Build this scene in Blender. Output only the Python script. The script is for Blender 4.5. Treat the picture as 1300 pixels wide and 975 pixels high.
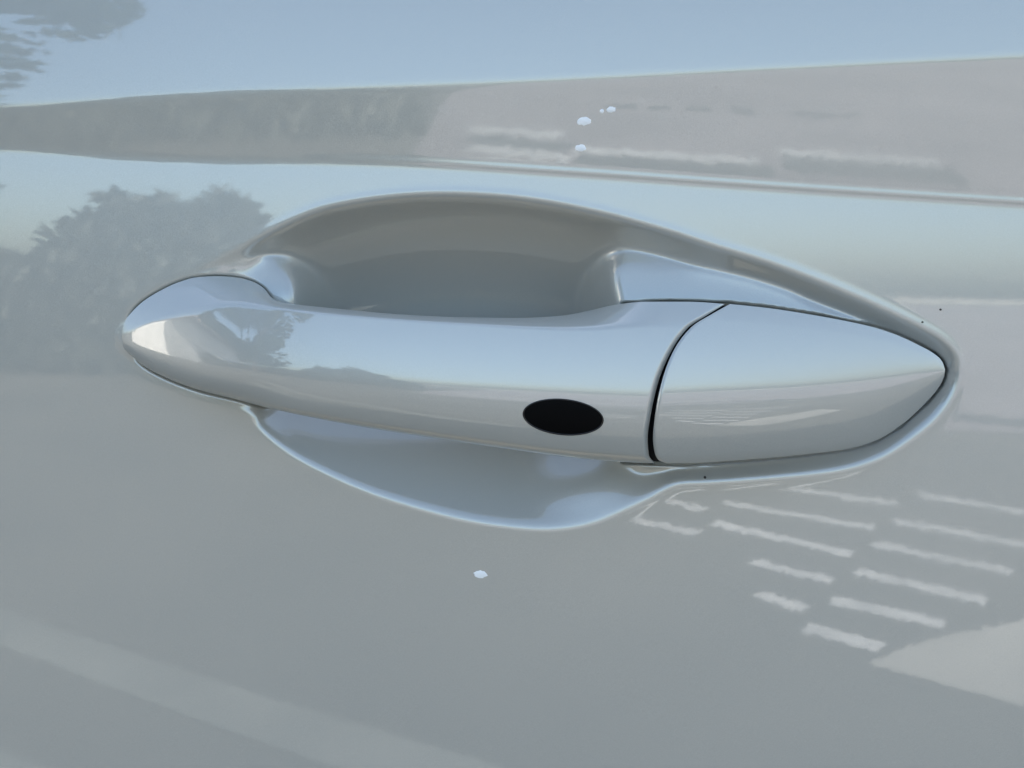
import bpy, math, random
import numpy as np
from mathutils import Vector

random.seed(7)
rng = np.random.default_rng(7)
S = bpy.context.scene
for o in list(bpy.data.objects):
    bpy.data.objects.remove(o, do_unlink=True)
COL = S.collection
R = math.radians

# ------------------------------------------------------------------ camera
FPX = 1394.0                      # focal length in photo pixels (1300 wide)
PITCH = R(12.0)
CAM = np.array([0.0, -0.31, 0.926])
cd = bpy.data.cameras.new('camera')
cd.sensor_fit = 'HORIZONTAL'; cd.sensor_width = 36.0
cd.lens = 36.0 * FPX / 1300.0
cd.clip_start = 0.01; cd.clip_end = 5000
cam = bpy.data.objects.new('camera', cd); COL.objects.link(cam)
cam.location = CAM; cam.rotation_euler = (R(90) - PITCH, 0, 0)
S.camera = cam

# ------------------------------------------------------------------ sky, sun, exposure
SUN_EL, SUN_AZ = R(41), R(12)     # sun behind the car: the door stands in its own shade
w = bpy.data.worlds.new('World'); S.world = w; w.use_nodes = True
nt = w.node_tree; nt.nodes.clear()
sky = nt.nodes.new('ShaderNodeTexSky'); sky.sky_type = 'NISHITA'
sky.sun_disc = False; sky.sun_elevation = SUN_EL; sky.sun_rotation = SUN_AZ
sky.air_density = 1.0; sky.dust_density = 3.0; sky.ozone_density = 0.2
bg = nt.nodes.new('ShaderNodeBackground'); bg.inputs['Strength'].default_value = 0.13
wo = nt.nodes.new('ShaderNodeOutputWorld')
tint = nt.nodes.new('ShaderNodeMix'); tint.data_type = 'RGBA'; tint.blend_type = 'MULTIPLY'; tint.inputs['Factor'].default_value = 1.0
tint.inputs['B'].default_value = (0.985, 1.01, 0.985, 1)      # sky colour tinted slightly greener, in place of camera white balance
nt.links.new(sky.outputs[0], tint.inputs['A']); nt.links.new(tint.outputs['Result'], bg.inputs[0]); nt.links.new(bg.outputs[0], wo.inputs[0])
sl = bpy.data.lights.new('sun', 'SUN'); sl.energy = 4.0; sl.angle = R(0.5); sl.color = (1.0, 0.95, 0.88)
sun = bpy.data.objects.new('sun', sl); COL.objects.link(sun)
sdir = Vector((math.sin(SUN_AZ)*math.cos(SUN_EL), math.cos(SUN_AZ)*math.cos(SUN_EL), math.sin(SUN_EL)))
sun.rotation_euler = sdir.to_track_quat('Z', 'Y').to_euler(); sun.location = sdir*20
S.view_settings.view_transform = 'Standard'; S.view_settings.look = 'None'
S.view_settings.gamma = 1.0; S.view_settings.use_curve_mapping = False
S.view_settings.exposure = 1.9
S.render.engine = 'CYCLES'

# ------------------------------------------------------------------ helpers
cp, sp = math.cos(PITCH), math.sin(PITCH)
def at(u, v, Y):
    """drawing coordinate (u, v) on the door side, Y metres into the car -> point"""
    a = (np.asarray(u, float) - 650.0)/FPX; b = (487.5 - np.asarray(v, float))/FPX
    dy = cp + b*sp; dz = -sp + b*cp
    t = (np.asarray(Y, float) - CAM[1])/dy
    return np.stack([CAM[0] + a*t, CAM[1] + dy*t, CAM[2] + dz*t], -1)

def grid_mesh(name, P, mat, parent=None, smooth=True, flip=False):
    n, m, _ = P.shape
    idx = np.arange(n*m).reshape(n, m)
    q = np.stack([idx[:-1, :-1], idx[:-1, 1:], idx[1:, 1:], idx[1:, :-1]], -1).reshape(-1, 4)
    if flip: q = q[:, ::-1]
    me = bpy.data.meshes.new(name)
    me.vertices.add(n*m); me.vertices.foreach_set('co', P.reshape(-1).astype(np.float32))
    nq = len(q)
    me.loops.add(nq*4); me.loops.foreach_set('vertex_index', q.reshape(-1).astype(np.int32))
    me.polygons.add(nq)
    me.polygons.foreach_set('loop_start', np.arange(0, nq*4, 4, dtype=np.int32))
    me.polygons.foreach_set('use_smooth', np.full(nq, smooth))
    me.update(calc_edges=True); me.validate()
    me.materials.append(mat)
    o = bpy.data.objects.new(name, me); COL.objects.link(o); o.parent = parent
    return o

def poly_mesh(name, verts, faces, mat, parent=None, smooth=False):
    me = bpy.data.meshes.new(name); me.from_pydata([tuple(map(float, p)) for p in verts], [], faces)
    for p in me.polygons: p.use_smooth = smooth
    me.materials.append(mat)
    o = bpy.data.objects.new(name, me); COL.objects.link(o); o.parent = parent
    return o

def interp(x, pts):
    """monotone-ish smooth (pchip) interpolation"""
    p = np.array(pts, float); X, Yv = p[:, 0], p[:, 1]
    h = np.diff(X); d = np.diff(Yv)/h
    m = np.zeros(len(X)); m[0], m[-1] = d[0], d[-1]
    for i in range(1, len(X)-1):
        if d[i-1]*d[i] > 0:
            w1, w2 = 2*h[i] + h[i-1], h[i] + 2*h[i-1]
            m[i] = (w1 + w2)/(w1/d[i-1] + w2/d[i])
    x = np.clip(np.asarray(x, float), X[0], X[-1])
    k = np.clip(np.searchsorted(X, x, 'right') - 1, 0, len(h)-1)
    t = (x - X[k])/h[k]
    return ((1+2*t)*(1-t)**2*Yv[k] + t*(1-t)**2*h[k]*m[k] + t*t*(3-2*t)*Yv[k+1] + t*t*(t-1)*h[k]*m[k+1])

def catmull(pts, n=8):
    P = np.array(pts, float); N = len(P); out = []
    for i in range(N):
        p0, p1, p2, p3 = P[i-1], P[i], P[(i+1) % N], P[(i+2) % N]
        for t in np.arange(n)/n:
            out.append(0.5*((2*p1) + (-p0+p2)*t + (2*p0-5*p1+4*p2-p3)*t*t + (-p0+3*p1-3*p2+p3)*t**3))
    return np.array(out)

def sdf(U, V, poly):
    """signed distance, positive inside"""
    sh = U.shape; x = U.reshape(-1).astype(np.float32); y = V.reshape(-1).astype(np.float32)
    best = np.full(x.shape, 1e12, np.float32); ins = np.zeros(x.shape, bool)
    A = poly.astype(np.float32); B = np.roll(A, -1, 0)
    for (ax, ay), (bx, by) in zip(A, B):
        ex, ey = bx-ax, by-ay
        L = ex*ex + ey*ey + 1e-9
        t = np.clip(((x-ax)*ex + (y-ay)*ey)/L, 0, 1)
        dx, dy = x - ax - t*ex, y - ay - t*ey
        best = np.minimum(best, dx*dx + dy*dy)
        if ay != by:
            c = ((ay > y) != (by > y)) & (x < ex*(y-ay)/(by-ay) + ax)
            ins ^= c
    d = np.sqrt(best); return np.where(ins, d, -d).reshape(sh).astype(float)

def sig(x): return 1/(1+np.exp(-np.clip(x, -60, 60)))
def sstep(x, a, b):
    t = np.clip((x-a)/(b-a), 0, 1); return t*t*(3-2*t)
def softplus(x, r): return r*np.logaddexp(0, x/r)
def smin(a, b, k): return -k*np.logaddexp(-a/k, -b/k)

# ------------------------------------------------------------------ materials
def mat_new(name):
    m = bpy.data.materials.new(name); m.use_nodes = True
    return m, m.node_tree, m.node_tree.nodes['Principled BSDF']

def paint(name):
    m, t, b = mat_new(name)
    N = t.nodes.new
    tc = N('ShaderNodeTexCoord')
    b.inputs['Base Color'].default_value = (0.438, 0.437, 0.398, 1)
    b.inputs['Metallic'].default_value = 0.2
    b.inputs['Roughness'].default_value = 0.36
    b.inputs['Coat Weight'].default_value = 1.0
    b.inputs['Coat IOR'].default_value = 1.9
    b.inputs['Coat Roughness'].default_value = 0.015
    # faint dust film: roughness and tone vary in soft patches
    n1 = N('ShaderNodeTexNoise'); n1.inputs['Scale'].default_value = 14; n1.inputs['Detail'].default_value = 6
    t.links.new(tc.outputs['Object'], n1.inputs['Vector'])
    mr = N('ShaderNodeMapRange'); mr.inputs['From Min'].default_value = 0.3; mr.inputs['From Max'].default_value = 0.75
    mr.inputs['To Min'].default_value = 0.02; mr.inputs['To Max'].default_value = 0.05
    t.links.new(n1.outputs['Fac'], mr.inputs['Value']); t.links.new(mr.outputs[0], b.inputs['Coat Roughness'])
    # orange peel
    n2 = N('ShaderNodeTexNoise'); n2.inputs['Scale'].default_value = 420; n2.inputs['Detail'].default_value = 2
    t.links.new(tc.outputs['Object'], n2.inputs['Vector'])
    # (noise colour - 0.5) tips the lacquer's normal a little
    sub = N('ShaderNodeVectorMath'); sub.operation = 'SUBTRACT'; sub.inputs[1].default_value = (.5, .5, .5)
    scl = N('ShaderNodeVectorMath'); scl.operation = 'SCALE'; scl.inputs['Scale'].default_value = 0.0055
    geo = N('ShaderNodeNewGeometry')
    add = N('ShaderNodeVectorMath'); add.operation = 'ADD'
    nrm = N('ShaderNodeVectorMath'); nrm.operation = 'NORMALIZE'
    t.links.new(n2.outputs['Color'], sub.inputs[0]); t.links.new(sub.outputs[0], scl.inputs[0])
    t.links.new(geo.outputs['Normal'], add.inputs[0]); t.links.new(scl.outputs[0], add.inputs[1])
    t.links.new(add.outputs[0], nrm.inputs[0]); t.links.new(nrm.outputs[0], b.inputs['Coat Normal'])
    # metallic flake: the base coat's own normal sparkles a little
    n3 = N('ShaderNodeTexNoise'); n3.inputs['Scale'].default_value = 2600; n3.inputs['Detail'].default_value = 1
    t.links.new(tc.outputs['Object'], n3.inputs['Vector'])
    s3 = N('ShaderNodeVectorMath'); s3.operation = 'SUBTRACT'; s3.inputs[1].default_value = (.5, .5, .5)
    k3 = N('ShaderNodeVectorMath'); k3.operation = 'SCALE'; k3.inputs['Scale'].default_value = 0.22
    a3 = N('ShaderNodeVectorMath'); a3.operation = 'ADD'; z3 = N('ShaderNodeVectorMath'); z3.operation = 'NORMALIZE'
    t.links.new(n3.outputs['Color'], s3.inputs[0]); t.links.new(s3.outputs[0], k3.inputs[0]); t.links.new(geo.outputs['Normal'], a3.inputs[0])
    t.links.new(k3.outputs[0], a3.inputs[1]); t.links.new(a3.outputs[0], z3.inputs[0]); t.links.new(z3.outputs[0], b.inputs['Normal'])
    return m
PAINT = paint('pearl_silver_paint')

def simple(name, col, rough, **k):
    m, t, b = mat_new(name)
    b.inputs['Base Color'].default_value = (*col, 1); b.inputs['Roughness'].default_value = rough
    for a, v in k.items(): b.inputs[a].default_value = v
    return m
BLACK = simple('black_plastic', (0.001, 0.001, 0.0012), 0.6)
BLACK.node_tree.nodes['Principled BSDF'].inputs['Specular IOR Level'].default_value = 0.08
RIMM = simple('black_trim', (0.006, 0.006, 0.007), 0.3)
SEAL = simple('black_rubber', (0.01, 0.01, 0.011), 0.8)
SPECK = simple('glint_spot', (0.92, 0.92, 0.9), 0.5)  # near-white colour standing in for sun glints
GRIT = simple('grit', (0.05, 0.045, 0.04), 0.9)

def noisy(name, c1, c2, scale, rough):
    m, t, b = mat_new(name); N = t.nodes.new
    tc = N('ShaderNodeTexCoord'); n = N('ShaderNodeTexNoise'); n.inputs['Scale'].default_value = scale; n.inputs['Detail'].default_value = 8
    r = N('ShaderNodeValToRGB'); r.color_ramp.elements[0].position = .35; r.color_ramp.elements[1].position = .65
    r.color_ramp.elements[0].color = (*c1, 1); r.color_ramp.elements[1].color = (*c2, 1)
    t.links.new(tc.outputs['Object'], n.inputs['Vector']); t.links.new(n.outputs['Fac'], r.inputs['Fac'])
    t.links.new(r.outputs[0], b.inputs['Base Color']); b.inputs['Roughness'].default_value = rough
    return m
PAVE = noisy('pavement', (0.062, 0.056, 0.045), (0.098, 0.088, 0.071), 0.9, 0.9)
SUN_BAR = noisy('pale_sun_tone', (0.36, 0.355, 0.345), (0.58, 0.575, 0.56), 9, 0.7)  # pale colour carries the sunlight of the ground bars

# ------------------------------------------------------------------ pavement
pv = poly_mesh('pavement', [(-900, -1500, 0), (900, -1500, 0), (900, 300, 0), (-900, 300, 0)], [(0, 1, 2, 3)], PAVE)
pv['kind'] = 'structure'; pv['label'] = 'grey pavement beside the car'

# pale bars and one patch colour in sunlight on the ground; mirrored paving strips
SUN_PATCH = noisy('sun_patch_tone', (0.28, 0.265, 0.235), (0.36, 0.345, 0.31), 3, 0.9)
STRIP = noisy('worn_paving', (0.12, 0.12, 0.105), (0.17, 0.17, 0.15), 4, 0.9)
YARD = noisy('concrete_yard', (0.175, 0.15, 0.152), (0.235, 0.205, 0.207), 0.7, 0.9)
DARK = noisy('dark_ground', (0.045, 0.045, 0.045), (0.065, 0.063, 0.06), 3, 0.9)
def ground_sheet(name, pts, mat, z=0.004):
    o = poly_mesh(name, [(x, y, z) for x, y in pts], [tuple(range(len(pts)))], mat, pv)
    return o
def bar(p, q, wd, mat=SUN_BAR, name='pale_sun_bar', z=0.004):
    p = Vector(p); q = Vector(q); d = (q-p).normalized(); n = Vector((-d.y, d.x))*wd/2
    return ground_sheet(name, [p-n, q-n, q+n, p+n], mat, z)
for p, q in (((.95, -3.36), (1.47, -2.98)), ((.80, -3.03), (1.25, -2.69)), ((.70, -2.77), (1.07, -2.42)), ((.73, -2.37), (.92, -2.20)), ((.68, -2.11), (.78, -2.00)),
             ((1.62, -3.14), (2.05, -2.70)), ((1.36, -2.77), (1.75, -2.41)), ((1.18, -2.52), (1.50, -2.23)), ((1.02, -2.27), (1.30, -2.02)),
             ((.87, -2.06), (1.11, -1.88)), ((.74, -1.89), (.89, -1.76)), ((.40, -3.2), (.71, -2.93)), ((.36, -2.86), (.63, -2.65))):
    bar(p, q, 0.062)  # slatted sunlight on the ground painted as pale bars
ground_sheet('painted_sun_patch', [(.82, -1.68), (1.0, -1.79), (1.9, -2.05), (1.9, -1.75), (1.08, -1.46)], SUN_PATCH)  # sunlit patch of ground put in as a paler colour
bar((-1.9, -2.1), (-.05, -1.24), 0.14, STRIP, 'paving_strip')
bar((-1.6, -1.52), (-.6, -1.03), 0.14, STRIP, 'paving_strip')
for p, q, wd in (((-.45, -7.1), (.29, -6.8), .28), ((-.4, -6.3), (.32, -5.95), .24), ((.35, -6.25), (1.63, -5.9), .22), ((1.87, -6.25), (3.05, -6.05), .24)):
    bar(p, q, wd)
for p, q, wd in (((-.4, -6.65), (.32, -6.3), .3), ((.32, -5.75), (1.63, -5.45), .6), ((1.8, -5.85), (3.0, -5.6), .5), ((2.7, -5.1), (3.3, -4.6), .35)):
    bar(p, q, wd, DARK, 'dark_patch', 0.006)  # darker sheets laid among the pale far bars

yd = ground_sheet('concrete_yard', [(-.75, -5.2), (-.9, -60), (60, -60), (40, -3.9), (6, -3.9)], YARD, 0.002)
for x, wd in ((.75, .3), (1.15, .2), (1.5, .25), (1.95, .2), (2.5, .45), (3.0, .15)):
    bar((x, -8.4 + x*.12), (x + wd, -8.4 + (x+wd)*.12), .22, DARK, 'dark_patch', 0.006)
# hedge and white house, added to reflect as grey mass and cloud; mirrored tree
WALLM = noisy('grey_render', (0.10, 0.10, 0.105), (0.135, 0.135, 0.14), 1.5, 0.9)
COPE = noisy('pale_coping', (0.3, 0.29, 0.27), (0.42, 0.41, 0.39), .4, 0.9)
WHITE = noisy('white_render', (0.72, 0.71, 0.68), (0.8, 0.79, 0.77), 1.2, 0.85)
TILE = noisy('roof_tile', (0.16, 0.12, 0.10), (0.22, 0.17, 0.14), 5, 0.8)
DARKG = simple('window_glass', (0.03, 0.035, 0.04), 0.1)
def prism(name, prof, y0, y1, mat, parent):
    n = len(prof); v = [(x, y0, z) for x, z in prof] + [(x, y1, z) for x, z in prof]
    f = [tuple(range(n)), tuple(range(2*n-1, n-1, -1))] + [(i, i+n, (i+1) % n + n, (i+1) % n) for i in range(n)]
    return poly_mesh(name, v, f, mat, parent)
def thing(name, label, cat, loc):
    o = bpy.data.objects.new(name, None); COL.objects.link(o); o.location = loc; o['label'] = label; o['category'] = cat
    return o
def leaf_cloud(name, pts, smin_, smax_, mat, parent):
    vv_, ff_ = [], []
    for c in pts:
        c = Vector(c); a = Vector((random.gauss(0, 1), random.gauss(0, 1), random.gauss(0, 1))).normalized(); b_ = a.orthogonal().normalized()
        sz = random.uniform(smin_, smax_); i = len(vv_)
        vv_.extend([c - a*sz, c + b_*sz*.5, c + a*sz, c - b_*sz*.5]); ff_.append((i, i+1, i+2, i+3))
    o = poly_mesh(name, vv_, ff_, mat, parent); o['kind'] = 'stuff'; return o
GREY_LEAF = noisy('greyed_leaf', (0.075, 0.08, 0.065), (0.12, 0.125, 0.105), 2, 0.8)
hg = thing('hedge', 'added grey hedge mirrored as the grey patch left of the handle', 'hedge', (0, -7, 0))
hp = [(-9, 1.3), (-5.2, 1.25), (-4.4, 1.05), (-3.5, 1.6), (-3.0, 1.9), (-2.5, 1.85), (-1.9, 1.45), (-1.3, 1.0), (-.8, .6)]
pts = []
for _ in range(9000):
    x = random.uniform(-9, -.8); h = float(np.interp(x, *zip(*hp))) + .12*math.sin(x*5.1) + .07*math.sin(x*13)
    z = h*random.random()**.7; pts.append((x, random.uniform(-.35, .35), z))
leaf_cloud('foliage', pts, .08, .15, GREY_LEAF, hg)
for x in (-8, -6.5, -5, -3.5, -2.2, -1.2):
    prism('stem', [(x-.03, 0), (x+.03, 0), (x+.015, .6), (x-.015, .6)], -.03, .03, WALLM, hg)
bw = thing('boundary_wall', 'long low white wall mirrored as a thin bright line along the handle', 'wall', (24, -72, 0))
prism('wall_body', [(-34, 0), (110, 0), (110, .55), (-34, .55)], -.12, .12, COPE, bw)
prism('coping', [(-34.1, .55), (110.1, .55), (110.1, .63), (-34.1, .63)], -.2, .2, WALLM, bw)
hs = thing('added_white_house', 'white house added to mirror as a bright cloud in the front end of the handle', 'house', (-14.5, -8, 0))
prism('wall', [(-4, 0), (4, 0), (4, 3.3), (0, 4.9), (-4, 3.3)], -4, 2, WHITE, hs)
prism('roof', [(-4.5, 3.1), (0, 4.95), (4.5, 3.1), (4.5, 3.35), (0, 5.2), (-4.5, 3.35)], -4.4, 2.4, TILE, hs)
prism('window', [(-3.4, 1.4), (-2.6, 1.4), (-2.6, 2.4), (-3.4, 2.4)], 2.0, 2.03, DARKG, hs)
LEAF = noisy('leaf', (0.04, 0.06, 0.025), (0.08, 0.11, 0.045), 3, 0.6)
BARK = noisy('bark', (0.07, 0.05, 0.04), (0.12, 0.09, 0.07), 8, 0.9)
tr = thing('broadleaf_tree', 'leafy tree mirrored at the far left of the door', 'tree', (-5.5, -6.6, 0))
vv_, ff_ = [], []
for k in range(9):
    a = k*math.tau/9
    for z, r in ((0, .16), (2.2, .11), (4.6, .03)): vv_.append((r*math.cos(a) + .05*z, r*math.sin(a), z))
for k in range(9):
    for h in range(2): ff_.append((3*k+h, 3*((k+1) % 9)+h, 3*((k+1) % 9)+h+1, 3*k+h+1))
poly_mesh('trunk', vv_, ff_, BARK, tr, True)
vv_, ff_ = [], []
cl = [(random.uniform(-1.5, 1.5), random.uniform(-1.2, 1.2), random.uniform(1.5, 5.6), random.uniform(.35, .75)) for _ in range(22)]
for cx, cy, cz, cr in cl:
    for _ in range(330):
        d = Vector((random.gauss(0, 1), random.gauss(0, 1), random.gauss(0, .8))); d = d.normalized()*cr*random.random()**.4
        c = Vector((cx, cy, cz)) + d; a = Vector((random.gauss(0, 1), random.gauss(0, 1), random.gauss(0, 1))).normalized(); b_ = a.orthogonal().normalized()
        sz = random.uniform(.08, .14); i = len(vv_)
        vv_ += [c - a*sz, c + b_*sz*.5, c + a*sz, c - b_*sz*.5]; ff_.append((i, i+1, i+2, i+3))
cr_ = poly_mesh('crown', vv_, ff_, LEAF, tr); cr_['kind'] = 'stuff'

# ------------------------------------------------------------------ door
door = bpy.data.objects.new('car_door', None); COL.objects.link(door)
door.location = (0, 0, 0)
door['label'] = 'pearl silver car door with scooped pocket and pull handle'
door['category'] = 'car door'

MM = 0.001; PX = 0.227            # mm per drawing unit on the door skin
C1p = [(-8000, 150), (-300, 145), (0, 135), (270, 118), (650, 103), (1000, 85), (1300, 70), (1600, 55), (9000, 0)]
C2p = [(-8000, 182), (-300, 184), (0, 190), (200, 202), (500, 210), (700, 222), (1000, 243), (1300, 262), (1600, 280), (9000, 330)]
def rng_lines(*segs):
    out = []
    for a, b, s in segs: out.append(np.arange(a, b, s))
    return np.concatenate(out + [[segs[-1][1]]]).astype(float)
us = rng_lines((-6300, -900, 450), (-900, -200, 60), (-200, 80, 8), (80, 1260, 2), (1260, 1500, 8), (1500, 2200, 60), (2200, 7600, 450))
vs = rng_lines((-800, -40, 20), (-40, 40, 4), (40, 690, 2), (690, 1000, 6), (1000, 2600, 40))
V, U = np.meshgrid(vs, us, indexing='ij')

def panel_base(U, V):
    """Y (mm, into the car) of the skin without the handle recess"""
    C1 = interp(U, C1p); C2 = interp(U, C2p)
    top = 5.5 + 0.025*np.clip(C1 - V, 0, 800)
    band = -4.0 + 0*U
    low = 0.8 + 4.7*np.exp(-np.clip(V - C2, 0, 4000)/230)
    s1 = sig((V - C1)/2.6); s2 = sig((V - C2)/2.0)
    th = top*(1-s1) + band*s1*(1-s2) + low*s2
    wl = sstep(U, 350, 700)
    th = th + wl*(12*np.exp(-((V - C2 + 9)/2.6)**2) - 6*np.exp(-((V - C2 + 3)/2.4)**2))
    sl = np.tan(np.radians(th))*PX
    v = V[:, :1]
    Y = np.zeros_like(U)
    Y[1:] = -np.cumsum(0.5*(sl[1:] + sl[:-1])*(v[1:] - v[:-1]), 0)
    k = int(np.argmin(np.abs(v[:, 0] - 450)))
    Y -= Y[k:k+1]
    x = (U - 650)*PX
    return Y + x*x/(2*2600.0)
YB = panel_base(U, V)
from_v, from_u = vs, us
def base_at(u, v):
    """bilinear lookup of the skin depth"""
    u = np.asarray(u, float); v = np.asarray(v, float)
    i = np.clip(np.searchsorted(us, u) - 1, 0, len(us)-2); j = np.clip(np.searchsorted(vs, v) - 1, 0, len(vs)-2)
    a = (u-us[i])/(us[i+1]-us[i]); b = (v-vs[j])/(vs[j+1]-vs[j])
    return (YB[j, i]*(1-a)*(1-b) + YB[j, i+1]*a*(1-b) + YB[j+1, i]*(1-a)*b + YB[j+1, i+1]*a*b)

RIM = catmull([(149, 426), (163, 399.5), (198, 370), (252, 345), (291, 324), (334, 302), (377, 281), (423, 265), (500, 253), (575, 250), (665, 256),
               (758, 273), (850, 298), (905, 316), (974, 337), (1044, 363), (1114, 393), (1166, 418), (1194, 434), (1211, 452), (1215, 474), (1206, 501),
               (1184, 530), (1149, 558), (1114, 579), (1062, 594), (974, 603), (900, 608), (863, 610), (842, 618), (817, 632), (761, 658), (715, 667),
               (669, 667), (600, 658), (531, 641), (461, 618), (392, 586), (355, 562), (330, 540), (314, 519), (250, 498.5), (192, 473), (161, 450.5)], 5)
PADR = catmull([(779, 352), (783, 335), (796, 329), (819, 331), (870, 340), (940, 354), (995, 371), (1030, 388), (1096, 414), (1150, 440), (1180, 465), (1165, 500), (1110, 540),
                (1040, 560), (940, 572), (850, 582), (815, 570), (800, 500), (788, 400)], 5)
PADL = catmull([(150, 426), (200, 378), (250, 352), (291, 336), (328, 327), (355, 335), (371, 353), (374, 378), (372, 430), (345, 490), (318, 510), (250, 490), (180, 460)], 5)

GT = [(152, 426), (156, 412), (165, 399), (180, 384), (200, 371), (225, 359), (250, 352), (275, 350.5), (300, 352), (322, 358), (336, 367), (344, 377), (354, 383),
      (400, 389), (450, 394), (520, 400), (600, 403), (660, 403.5), (710, 401), (750, 394), (780, 387), (820, 383), (870, 383), (922, 386), (1000, 396)]
GB = [(152, 428), (156, 440), (165, 450), (190, 469), (250, 494), (300, 507), (350, 520), (450, 540), (550, 556), (650, 571), (700, 578), (760, 584), (826, 588), (1000, 590)]
KT = [(820, 375), (922, 385.5), (974, 391), (1044, 402), (1103, 414), (1135, 424), (1166, 438), (1187, 450), (1196, 459), (1200, 470)]
KB = [(820, 589), (845, 588), (870, 588), (940, 584), (1009, 578), (1079, 569), (1110, 560), (1142, 541), (1177, 509), (1194, 488), (1198.5, 478), (1200, 470.5)]

j0, j1 = np.searchsorted(vs, [200, 700]); i0, i1 = np.searchsorted(us, [90, 1260])
u, v = U[j0:j1, i0:i1], V[j0:j1, i0:i1]
do = sdf(u, v, RIM); dr = sdf(u, v, PADR); dl = sdf(u, v, PADL)
wb = sstep(u, 300, 400)*(1 - sstep(u, 750, 900))             # 1 in the bowl
side = np.where(u < 500, 1.6, 6.0); sw = np.where(u < 500, 30.0, 52.0)
D = 27*wb + side*(1-wb); W = (175 + 45*sstep(v, 440, 560))*wb + sw*(1-wb); ex = 2.1 - 0.7*sstep(v, 440, 560)*wb - 0.6*sstep(u, 900, 1100)
W = W + 150*np.exp(-((u - 755)/55)**2 - ((v - 632)/40)**2)
t = np.clip(softplus(do, 2.4 + 0.8*sstep(v, 520, 600)*(1 - sstep(u, 700, 860)))/W, 0, 1)
d1 = D*(1 - (1-t)**ex)
vc = np.where(u < 900, interp(u, GT), interp(u, KT))
pr = 1.5 + 4.0*np.clip((vc + 6 - v)/62, 0, 1.6) + (0.42 - 0.22*sstep(v, 520, 590))*np.clip(-dr, 0, 200)
pl = 0.8 + 4.0*np.clip((375 - v)/50, 0, 1.5)*sstep(u, 230, 320) + 0.5*np.clip(-dl, 0, 200)
dep = smin(smin(d1, pr, 1.2), pl, 1.4)
dep = dep - smin(smin(np.zeros_like(d1), pr, 1.2), pl, 1.4)*(1 - sstep(do, -14, 10))   # no residue outside
lip = -0.20*np.exp(-((do + 5)/5.0)**2)*sstep(u, 240, 420)*(1 - .7*sstep(v, 480, 560))
dep = np.where(do < -14, 0, dep)*1.0
dep = dep*sstep(do, -16, 4) + lip
# light blur keeps the stamped metal soft
def blur(a, n):
    for _ in range(n):
        b = a.copy(); b[1:-1] = (a[:-2] + 2*a[1:-1] + a[2:])/4; a = b
        b = a.copy(); b[:, 1:-1] = (a[:, :-2] + 2*a[:, 1:-1] + a[:, 2:])/4; a = b
    return a
dep = dep*1.0
soft = blur(dep, 26); k_ = sstep(do, 12, 40)*(1 - sstep(u, 830, 900))*sstep(u, 300, 345)
dep = blur(dep, 3)*(1 - k_) + soft*k_
# narrow moat round the fixed end, so that handle and cap stand clear of the shelf
fix = [(790, 386), (850, 383)] + KT[1:] + KB[::-1][1:-2] + [(826, 588), (790, 586)]
dk = sdf(u, v, np.array(fix, float))
dep += 4.5*sstep(dk, -3.5, 2)*sstep(u, 778, 800)
dep += 2.0*sstep(v, interp(u, GT) - 3, interp(u, GT) + 2)*sstep(u, 158, 175)*(1 - sstep(u, 335, 350))*(v < 420)
dep += 1.6*sstep(interp(u, GB) + 3 - v, 0, 5)*sstep(u, 165, 185)*(1 - sstep(u, 325, 345))*(v > 432)*sstep(v, 432, 445)
YS = YB.copy(); YS[j0:j1, i0:i1] += dep
skin = grid_mesh('door_skin', at(U, V, YS*MM), PAINT, door)
skin['label'] = 'painted door skin with creased shoulder band and stamped hand pocket'

# ------------------------------------------------------------------ handle (protrusion in mm out of the skin)
NQ = 140
Q = 0.5 - 0.5*np.cos(np.pi*np.linspace(0, 1, NQ)); Q = 0.5*Q + 0.5*np.linspace(0, 1, NQ)
def profile(u, T, B, E, M, th, crest):
    """heights along one section from its face angles; th = angles at T, E-, E+, M, .78, .93, 1"""
    H = B - T; qe = np.clip((E - T)/H, 0.02, 0.45); qm = np.clip((M - T)/H, qe + .12, 0.75)
    kn = [0, qe*0.86, min(qe*1.16, qe+.03), qm, qm + (1-qm)*.55, qm + (1-qm)*.88, 1.0]
    qq = np.linspace(0, 1, 400); a = np.interp(qq, kn, th)
    for _ in range(3): a[1:-1] = (a[:-2] + a[1:-1]*2 + a[2:])/4
    p = np.concatenate([[0], np.cumsum(0.5*(np.tan(np.radians(a[1:])) + np.tan(np.radians(a[:-1])))*H*0.215/399)])
    p = p - p.max() + crest
    return qq, p
GE = [(152, 426), (200, 408), (245, 397), (300, 386), (345, 391), (450, 402), (600, 412), (720, 417), (830, 412), (1000, 415)]
GM = [(152, 428), (200, 442), (260, 455), (340, 462), (450, 470), (560, 480), (700, 487), (830, 492), (1000, 490)]
GC = [(152, -0.5), (158, 1.2), (170, 3.0), (190, 5.2), (225, 8.5), (270, 12), (330, 15.5), (420, 18.5), (540, 20), (700, 20), (830, 19), (1000, 18)]
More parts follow.
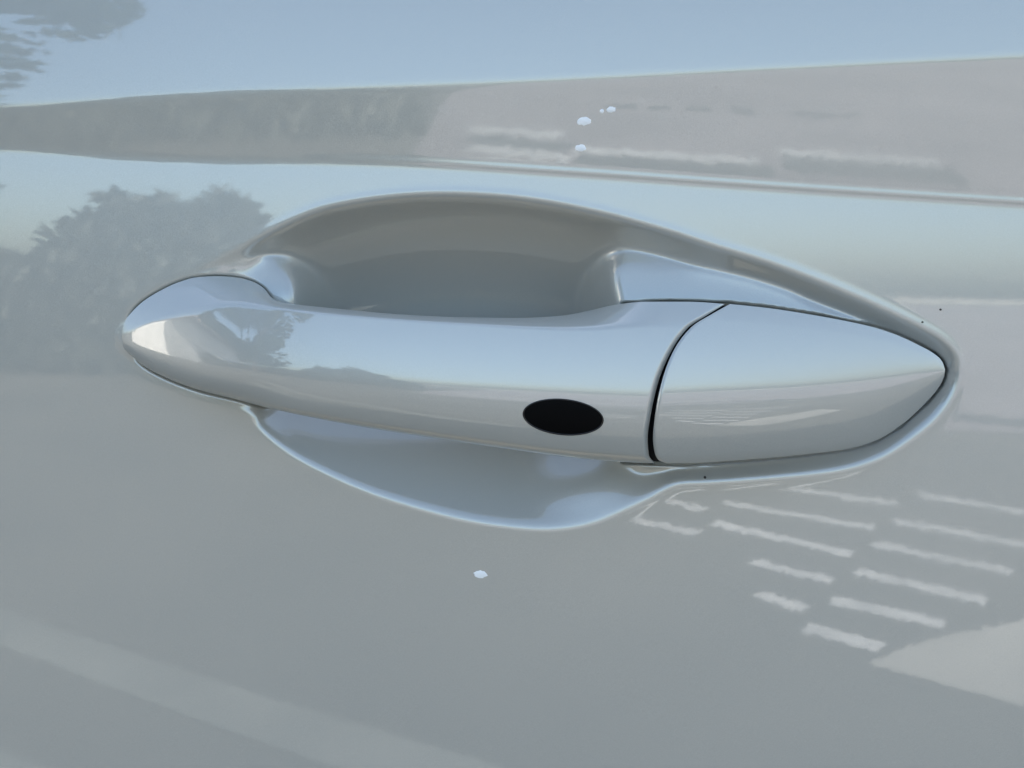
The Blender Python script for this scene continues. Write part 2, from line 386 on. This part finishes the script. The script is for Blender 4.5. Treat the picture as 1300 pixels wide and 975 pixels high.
def grip_section(u):
    T, B, E, M = (float(interp(u, k)) for k in (GT, GB, GE, GM))
    f = float(sstep(u, 740, 860))                    # the top facet fades out towards the cap
    l = float(1 - sstep(u, 300, 380))                # steeper foot at the front end
    n = float(1 - sstep(u, 152, 300))
    th = np.array([74, 60, 13.5, 7, -8, -24, -76.])
    th = th*(1-f) + np.array([30, 20, 14, 7, -8, -22, -66.])*f
    th = th*(1-l) + np.array([66, 56, 17, 7, -14, -34, -70.])*l
    c = float(interp(u, GC)); qq, p = profile(u, T, B, E, M, th, c); k = int(np.argmax(p))
    tt = float(interp(u, [(152, -.6), (165, 0), (250, .2), (300, -1.0), (340, -3.0), (352, -12), (1000, -12)]))
    bb = float(interp(u, [(152, -.6), (165, -.2), (300, 0), (330, -1), (352, -12), (1000, -12)]))
    if p[0] < tt: p[:k] = c - (c - p[:k])*(c - tt)/(c - p[0])
    if p[-1] < bb: p[k:] = c - (c - p[k:])*(c - bb)/(c - p[-1])
    return T, B, qq, p
def grip_height(u, v):
    out = np.zeros(len(u))
    for i, (a, b) in enumerate(zip(u, v)):
        T, B, qq, p = grip_section(a); out[i] = np.interp((b-T)/(B-T), qq, p)
    return out

def zref(u, v): return base_at(u, np.clip(v, 320, 640))

GAP = [(0.0, 920), (0.075, 898), (0.16, 873), (0.32, 850), (0.505, 834.5), (0.70, 825.5), (0.85, 821.5), (0.95, 823), (1.0, 830)]   # edge of the grip by q
ss = np.concatenate([152 + 60*np.linspace(0, 1, 40)**1.7, np.arange(215, 330, 4), np.arange(330, 362, 1.5), np.arange(362, 910, 5), np.arange(911, 925.1, 1)])
rows = []
for s in ss:
    if s <= 650: uu = np.full(NQ, s)
    else: uu = 650 + (s-650)*(interp(Q, GAP) - 650)/275
    if s <= 650:
        T, B, qq, p = grip_section(s); vv = T + Q*(B-T); pp = np.interp(Q, qq, p)
    else:
        secs = [grip_section(x) for x in uu]
        vv = np.array([c[0] + q*(c[1]-c[0]) for c, q in zip(secs, Q)]); pp = np.array([np.interp(q, c[2], c[3]) for c, q in zip(secs, Q)])
    y = zref(uu, vv) - pp + (.35 + .95*np.clip(Q*2, 0, 1))*max(0, (s - 914)/11)**2.5
    # close the section behind: roll the edges over, then a flat back
    ub, ut = uu[-1], uu[0]
    bot = [(ub, vv[-1] - 2, y[-1] + 1.2), (ub, vv[-1] - 8, y[-1] + 2.6)]
    topb = [(ut, vv[0] + 8, y[0] + 2.4), (ut, vv[0] + 2.5, y[0] + 1.2)]
    if 9 > vv[-1]-vv[0]-12 or s < 345 or ub > 760:
        bot = [(ub, vv[-1]-1, y[-1] + 3), (ub, vv[-1]-1.5, max(y[-1]+3.5, 5))]
    if 9 > vv[-1]-vv[0]-12 or s < 345 or ut > 770:
        topb = [(ut, vv[0]+1.5, max(y[0]+3.5, 7)), (ut, vv[0]+1, y[0] + 3)]
    ring = [(a, b, c) for a, b, c in zip(uu, vv, y)] + bot + topb
    ring.append(ring[0]); rows.append(ring)
# turned-in flange at the gap
last = rows[-1]
for du, dy in ((-.5, .25), (-1.5, .8), (-2.5, 2.0), (-3, 7.0)):
    rows.append([(a - (3+du), b, c + dy) if False else (a + du*0.6 + 1.2, b, c + dy) for a, b, c in last])
rows[-5] = [(a + 0.6, b, c) for a, b, c in last]
G = np.array(rows)
grip = grid_mesh('pull_handle', at(G[..., 0], G[..., 1], G[..., 2]*MM), PAINT, door, flip=True)
grip['label'] = 'long pearl silver pull handle bridging the pocket'

# cap
CG = [(0.0, 926.5), (0.075, 903.5), (0.16, 879), (0.32, 855), (0.505, 840.5), (0.70, 832), (0.85, 829), (0.94, 831.5), (0.98, 836), (1.0, 845)]
KC = [(800, 19.3), (850, 19), (920, 18), (1000, 15.6), (1080, 12.2), (1140, 8.6), (1180, 5.4), (1200, 3.2)]
KM = [(800, 492), (900, 487), (1000, 484), (1100, 478), (1180, 471), (1200, 470.2)]
def cap_section(u):
    T, B, M = (float(interp(u, k)) for k in (KT, KB, KM))
    f = float(sstep(u, 900, 1190)); T0 = T
    th = np.array([23, 18, 14.5, 6.5, -9, -20, -34.])
    th = th*(1-f) + np.array([20, 17, 14, 5.5, -12, -20, -28.])*f
    return (T, B) + profile(u, T, B, T + .1*(B-T), M, th, float(interp(u, KC)))
st = np.sin(np.linspace(0, 1, 110)*np.pi/2)**1.0
rows = []
L = interp(Q, CG)
for s in st:
    uu = L + s*(1199.7 - L)
    secs = [cap_section(x) for x in uu]
    vv = np.array([c[0] + q*(c[1]-c[0]) for c, q in zip(secs, Q)]); pp = np.array([np.interp(q, c[2], c[3]) for c, q in zip(secs, Q)])
    y = zref(uu, vv) - pp
    k = min(1.0, (vv[-1]-vv[0])/20)
    bot = [(uu[-1], vv[-1] - .2*k, y[-1] + .35), (uu[-1], vv[-1] - 1.2*k, y[-1] + .8), (uu[-1], vv[-1] - 2.5*k, y[-1] + 7)]
    topb = [(uu[0], vv[0] + 2.5*k, y[0] + 7), (uu[0], vv[0] + 1.2*k, y[0] + .8), (uu[0], vv[0] + .2*k, y[0] + .35)]
    ring = list(zip(uu, vv, y)) + bot + topb; ring.append(ring[0]); rows.append(ring)
first = rows[0]
pre = [[(a + du, b, c + dy) for a, b, c in first] for du, dy in ((2.2, 9.0), (1.6, 2.2), (.6, .7))]
G = np.array(pre + rows)
cap = grid_mesh('end_cap', at(G[..., 0], G[..., 1], G[..., 2]*MM), PAINT, door, flip=True)
cap['label'] = 'pointed end cap over the lock, behind the seam'

# dark backing behind the seam between handle and cap
gq = np.linspace(0.0, 1, 40); gu = 0.5*(interp(gq, GAP) + interp(gq, CG)); gv = 388 + gq*198
yy = zref(gu, gv) - 10.0 + 4.5*np.abs(gq-.5)*2
P = np.stack([at(gu - 7, gv, yy*MM), at(gu + 7, gv, yy*MM), at(gu + 7, gv, (yy+3)*MM), at(gu - 7, gv, (yy+3)*MM), at(gu - 7, gv, yy*MM)], 1)
grid_mesh('seam_gasket', P, SEAL, door, smooth=False)

# sensor button
NA, NR = 64, 8
ang = np.linspace(0, 2*np.pi, NA+1); ca, sa = math.cos(R(5.5)), math.sin(R(5.5))
rows = []
for r, h in ((1.0, -0.3), (1.0, .06), (.985, .08), (.95, .10), (.8, .12), (.5, .14), (.2, .15), (0.001, .15)):
    a, b = 50*r*np.cos(ang), 21.5*r*np.sin(ang)
    uu, vv = 715 + a*ca - b*sa, 529.5 + a*sa + b*ca
    rows.append(np.stack([uu, vv, zref(uu, vv) - grip_height(uu, vv) - h], -1))
G = np.array(rows)
btn = grid_mesh('sensor_button', at(G[..., 0], G[..., 1], G[..., 2]*MM), BLACK, grip)
rows = []
for r, h in ((1.065, -.3), (1.06, .10), (1.045, .2), (1.02, .22), (.99, .15), (.985, -.2)):
    a, b = 50*np.cos(ang) + np.sign(r-1)*0 + 50*(r-1)*np.cos(ang)*.55, 21.5*np.sin(ang) + 50*(r-1)*np.sin(ang)*.55
    uu, vv = 715 + a*ca - b*sa, 529.5 + a*sa + b*ca
    rows.append(np.stack([uu, vv, zref(uu, vv) - grip_height(uu, vv) - h], -1))
G = np.array(rows)
grid_mesh('button_rim', at(G[..., 0], G[..., 1], G[..., 2]*MM), RIMM, grip)
btn['label'] = 'black oval sensor button set in the handle'

# white spots painted for sun glints, and grit on the skin
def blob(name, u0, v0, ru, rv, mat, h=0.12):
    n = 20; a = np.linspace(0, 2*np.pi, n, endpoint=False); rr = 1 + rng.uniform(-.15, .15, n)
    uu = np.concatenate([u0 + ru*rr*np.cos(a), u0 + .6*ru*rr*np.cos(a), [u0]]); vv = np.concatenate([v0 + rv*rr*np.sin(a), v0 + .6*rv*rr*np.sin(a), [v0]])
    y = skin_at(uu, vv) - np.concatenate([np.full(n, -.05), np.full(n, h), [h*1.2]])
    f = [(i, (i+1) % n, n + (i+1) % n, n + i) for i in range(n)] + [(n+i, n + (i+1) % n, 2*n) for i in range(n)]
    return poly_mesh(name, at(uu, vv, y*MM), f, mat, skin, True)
def skin_at(u, v):
    i = np.clip(np.searchsorted(us, u) - 1, 0, len(us)-2); j = np.clip(np.searchsorted(vs, v) - 1, 0, len(vs)-2)
    a = (u-us[i])/(us[i+1]-us[i]); b = (v-vs[j])/(vs[j+1]-vs[j])
    return YS[j, i]*(1-a)*(1-b) + YS[j, i+1]*a*(1-b) + YS[j+1, i]*(1-a)*b + YS[j+1, i+1]*a*b
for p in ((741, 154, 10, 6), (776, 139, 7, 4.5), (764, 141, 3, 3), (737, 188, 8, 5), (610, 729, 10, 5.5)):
    blob('glint_spot', *p, SPECK)
for p in ((1194, 393, 1.8, 1.5), (1171, 409, 1.8, 1.4), (895, 606, 2, 2)):
    blob('grit_speck', *p, GRIT)
